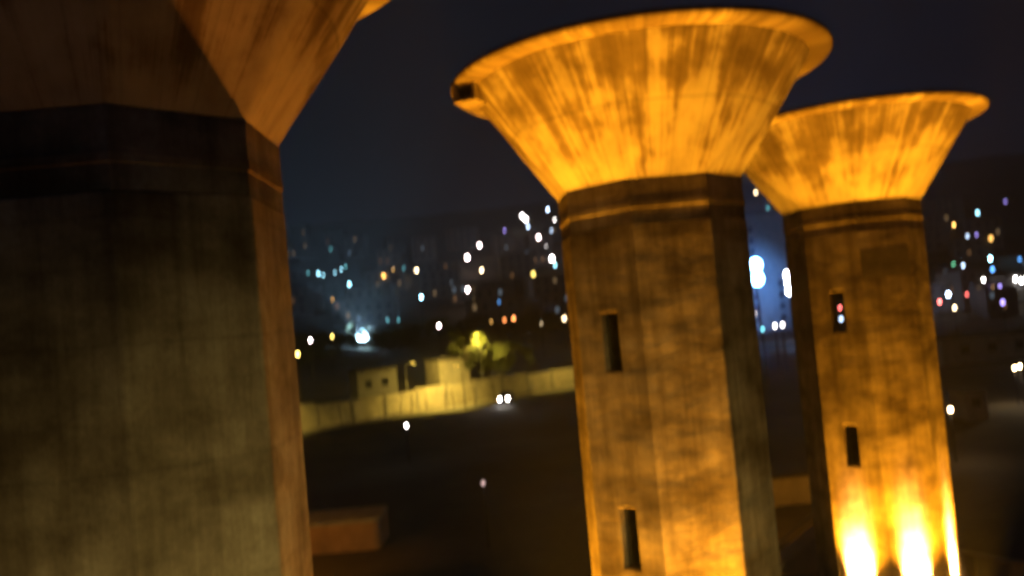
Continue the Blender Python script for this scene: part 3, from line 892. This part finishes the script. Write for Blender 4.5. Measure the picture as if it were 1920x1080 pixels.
for L in sorted(LIGHTS):
    rg_ = next(r for r in REG if r[1] <= L[0] <= r[2])
    key = (rg_[0], L[2])
    k = count.get(key, 0); count[key] = k + 1
    town_lamp(*L, '%s lamp %s, %s such from the left' % (L[2], rg_[0], ordinal(k)), 'lamps of the town on the far slope')

# ------------------------------------------------------------------ dark houses among the lamps
lit_w = [glow('lit_window_warm', (1.0, .66, .32), .2), glow('lit_window_cool', (.6, .8, 1.0), .14), glow('lit_window_dim', (1.0, .5, .2), .12)]
def hill_houses():
    rr = random.Random(5)
    spots = [(rr.uniform(560, 1060), rr.uniform(440, 600)) for _ in range(34)] + [(rr.uniform(1405, 1480), rr.uniform(400, 560)) for _ in range(5)] + [(rr.uniform(1740, 1920), rr.uniform(400, 575)) for _ in range(16)]
    found = []
    for px, py in spots:
        p = drop(px, py, 2.0)
        if p is None or p.y > 900: continue
        w, d, h = rr.uniform(8, 15), rr.uniform(7, 10), rr.choice((4.0, 6.5, 6.5, 9.5))
        wins, lit = [], {}
        for fl in range(int(h // 3)):
            for k in range(int(w // 3)):
                wins.append((-w / 2 + 1.5 + k * 3, 1.8 + fl * 3, 1.2, 1.4))
                if rr.random() < .22: lit[len(wins) - 1] = rr.choice(lit_w)
        st = {4.0: 'one-storey', 6.5: 'two-storey', 9.5: 'three-storey'}[h]
        found.append((px, st, p, w, d, h, rr.uniform(-.4, .4), wins, lit))
    cnt = {}
    for px, st, p, w, d, h, rz, wins, lit in sorted(found, key=lambda q: q[2].x / q[2].y):
        where = 'between left and middle towers' if px < 1100 else ('between middle and right towers' if px < 1500 else 'right of the right tower')
        k = cnt.get((where, st), 0); cnt[where, st] = k + 1
        house('dark %s hillside house %s, %s such from the left' % (st, where, ordinal(k)), (p.x, p.y, terrain(p.x, p.y)), w, d, h, rz, wins, 'dark houses on the far slope', lit=lit)
hill_houses()

# ------------------------------------------------------------------ big floodlight masts
def mast(label, heads, y, color, power, emis, rad):
    """heads: photo pixels of the lamp discs; the mast stands below them at distance y"""
    pts = [at_depth(px, py, y) for px, py in heads]
    bx = sum(p.x for p in pts) / len(pts)
    bz = terrain(bx, y)
    o = thing('floodlight_mast', label, 'floodlight', (bx, y, bz))
    top = max(p.z for p in pts) - bz
    MB().tube([(0, .5, -.5), (0, .5, top + .6)], [.28, .14], 10).build('pole', M['galv'], o, smooth=True)
    me = glow('flood_glow', color, emis)
    for p in pts:
        q = Vector((p.x - bx, 0, p.z - bz))
        hs = MB().tube([q + Vector((0, .55, 0)), q + Vector((0, .1, 0)), q + Vector((0, -.05, 0))], [rad * .5, rad * .95, rad * 1.08], 20)
        ho = hs.build('lamp_head', M['dark_metal'], o)
        MB().tube([q + Vector((0, -.06, 0)), q + Vector((0, -.10, 0))], [rad, rad * .96], 20).build('lens', me, ho)
        ld = bpy.data.lights.new('mast_light', 'SPOT'); ld.energy = power; ld.color = color; ld.shadow_soft_size = .3; ld.spot_size = R(170); ld.spot_blend = 1.0
        lo = bpy.data.objects.new('mast_light', ld); col.objects.link(lo); lo.parent = o
        lo.location = q + Vector((0, -.4, 0)); lo.rotation_euler = Vector((0, -.25, 1.0)).to_track_quat('-Z', 'Y').to_euler()
    return o
mast('dazzling cool white floodlight on a mast above the dark ridge', [(680, 629)], 205, (.50, .80, 1.0), 90000, 60, 1.4)
twin = mast('mast with two blue-white floodlights seen between the middle and right towers', [(1417, 497), (1420, 523)], 215, (.16, .45, 1.0), 22000, 40, 1.7)
mast('mast with a column of three white lamps against the edge of the right tower', [(1477, 516), (1479, 530), (1481, 545)], 225, (.85, .90, 1.0), 2500, 30, 1.1)

# block added to imitate blue air glow; kiosk and lit wall on the right
p = at_depth(1445, 600, 240)
house('tall pale block added behind the twin floodlights, lit blue to stand in for glowing haze', (p.x, p.y, terrain(p.x, p.y)), 19, 12, 31, R(-14), [(x, z, 1.3, 1.5) for z in [2.2 + 3.1 * k for k in range(9)] for x in (-6.6, -3.3, 0, 3.3, 6.6) if rnd.random() < .4], wall='plaster')
ld = bpy.data.lights.new('block_fill_light', 'SPOT'); ld.energy = 26000; ld.color = (.10, .30, 1.0); ld.spot_size = R(92); ld.spot_blend = 1.0; ld.shadow_soft_size = .4  # spot added to wash the block blue, in place of glowing haze
lo = bpy.data.objects.new('block_fill_light', ld); col.objects.link(lo); lo.parent = twin
lo.location = (0, 1.2, at_depth(1420, 512, 215).z - twin.location.z); lo.rotation_euler = Vector((.1, 1, -.22)).to_track_quat('-Z', 'Y').to_euler()
p = on_ground(1838, 790)
house('dim pale kiosk right of the right tower', (p.x, p.y + 1.5, terrain(p.x, p.y)), 1.7, 2.2, 2.2, R(5), [(0, 1.35, .8, .7)], wall='plaster', name='kiosk', parapet=.15)
p = on_ground(1865, 672)
house('long low building catching faint light at the right edge', (p.x, p.y, terrain(p.x, p.y)), 16, 6, 3.2, R(-4), [(-5, 1.7, 1.2, 1.2), (-1.5, 1.7, 1.2, 1.2), (2, 1.7, 1.2, 1.2)], wall='plaster')
for (px, py, lab, pw) in ((1782, 768, 'small warm lamp beside the dim kiosk', 60), (1902, 690, 'left of two warm lamps before the long low building', 200), (1912, 687, 'right of two warm lamps before the long low building', 200), (762, 798, 'small white lamp on the dark ground before the lit wall', 12), (906, 905, 'faint pinkish lamp low on the dark ground', 2)):
    p = drop(px, py, 3.2)
    c = 'pinkish white' if 'pink' in lab else ('white' if 'white' in lab else 'warm white')
    o = thing('garden_lamp', lab, 'lamp', (p.x, p.y, terrain(p.x, p.y)))
    h = p.z - o.location.z
    MB().tube([(0, 0, -.2), (0, 0, h - .12)], [.06, .04], 8).build('pole', M['dark_metal'], o)
    MB().sphere((0, 0, h), .14, 12, 8).build('globe', glow('lamp_glow', COL[c], 0.05 if 'faint' in lab else 14), o, smooth=True)
    MB().tube([(0, 0, h + .13), (0, 0, h + .22)], [.15, .05], 10).build('cap', M['dark_metal'], o)
    ld = bpy.data.lights.new('globe_light', 'POINT'); ld.energy = pw; ld.color = COL[c]; ld.shadow_soft_size = .15
    lo = bpy.data.objects.new('globe_light', ld); col.objects.link(lo); lo.parent = o; lo.location = (0, -.2, h)

# car with its headlights on, on the road
def car():
    p = on_ground(948, 722)
    p.z = terrain(p.x, p.y)
    q = WALL_A + wall_dir * ((Vector((p.x, p.y)) - WALL_A).dot(wall_dir)) - wall_nrm * 6.3
    d = ray(948, 722); k = (WALL_A - wall_nrm * 6.3).dot(wall_nrm) / Vector((d.x, d.y)).dot(wall_nrm)
    q = Vector((d.x, d.y)) * k
    o = thing('car', 'car with bright white headlights on the road before the wall', 'car', (q.x, q.y, terrain(q.x, q.y) + .05), math.atan2(-wall_dir.y, -wall_dir.x) + R(38))
    def sec(x, w, z0, z1):
        return [(x, -w, z0), (x, w, z0), (x, w * .96, z1), (x, -w * .96, z1)]
    MB().rings([sec(-2.1, .78, .35, .85), sec(-1.9, .86, .28, .95), sec(1.2, .88, .26, .92), sec(2.0, .84, .28, .78), sec(2.15, .74, .36, .66)], cap=True).build('body', M['paint'], o, bevel=.06)
    MB().rings([[(x, -.78, .92), (x2, -.62, 1.42), (x2, .62, 1.42), (x, .78, .92)] for x, x2 in ((-1.75, -1.35), (1.0, .35))], cap=True).build('cabin', M['pane'], o, bevel=.05)
    for x in (-1.3, 1.3):
        for y in (-.82, .82):
            w = MB().tube([(x, y - .1, .33), (x, y + .1, .33)], .33, 18).build('wheel', M['rubber'], o)
            MB().tube([(x, y - .108, .33), (x, y + .108, .33)], .2, 12).build('rim', M['galv'], w)
    for y in (-.55, .55):
        MB().tube([(2.10, y, .62), (2.19, y, .62)], [.20, .17], 12).build('headlight', glow('headlight_glow', (1, .95, .88), 45), o)
        ld = bpy.data.lights.new('headlight_beam', 'SPOT'); ld.energy = 250; ld.spot_size = R(50); ld.spot_blend = .6; ld.color = (1, .94, .85)
        lo = bpy.data.objects.new('headlight_beam', ld); col.objects.link(lo); lo.parent = o
        lo.location = (2.3, y, .62); lo.rotation_euler = Vector((1, 0, -.12)).to_track_quat('-Z', 'Y').to_euler()
car()

# ------------------------------------------------------------------ night haze
HAZE = 0.0009
if HAZE:
    hb = MB().box((0, 1240, 118), (3500, 2900, 240))
    ma = bpy.data.materials.new('night_haze'); ma.use_nodes = True
    nt = ma.node_tree; nt.nodes.clear()
    out = nt.nodes.new('ShaderNodeOutputMaterial')
    pv = nt.nodes.new('ShaderNodeVolumePrincipled')
    pv.inputs['Color'].default_value = (.74, .85, 1.0, 1)
    pv.inputs['Density'].default_value = HAZE
    nt.links.new(pv.outputs[0], out.inputs['Volume'])
    tag(hb.build('haze', ma), kind='stuff')
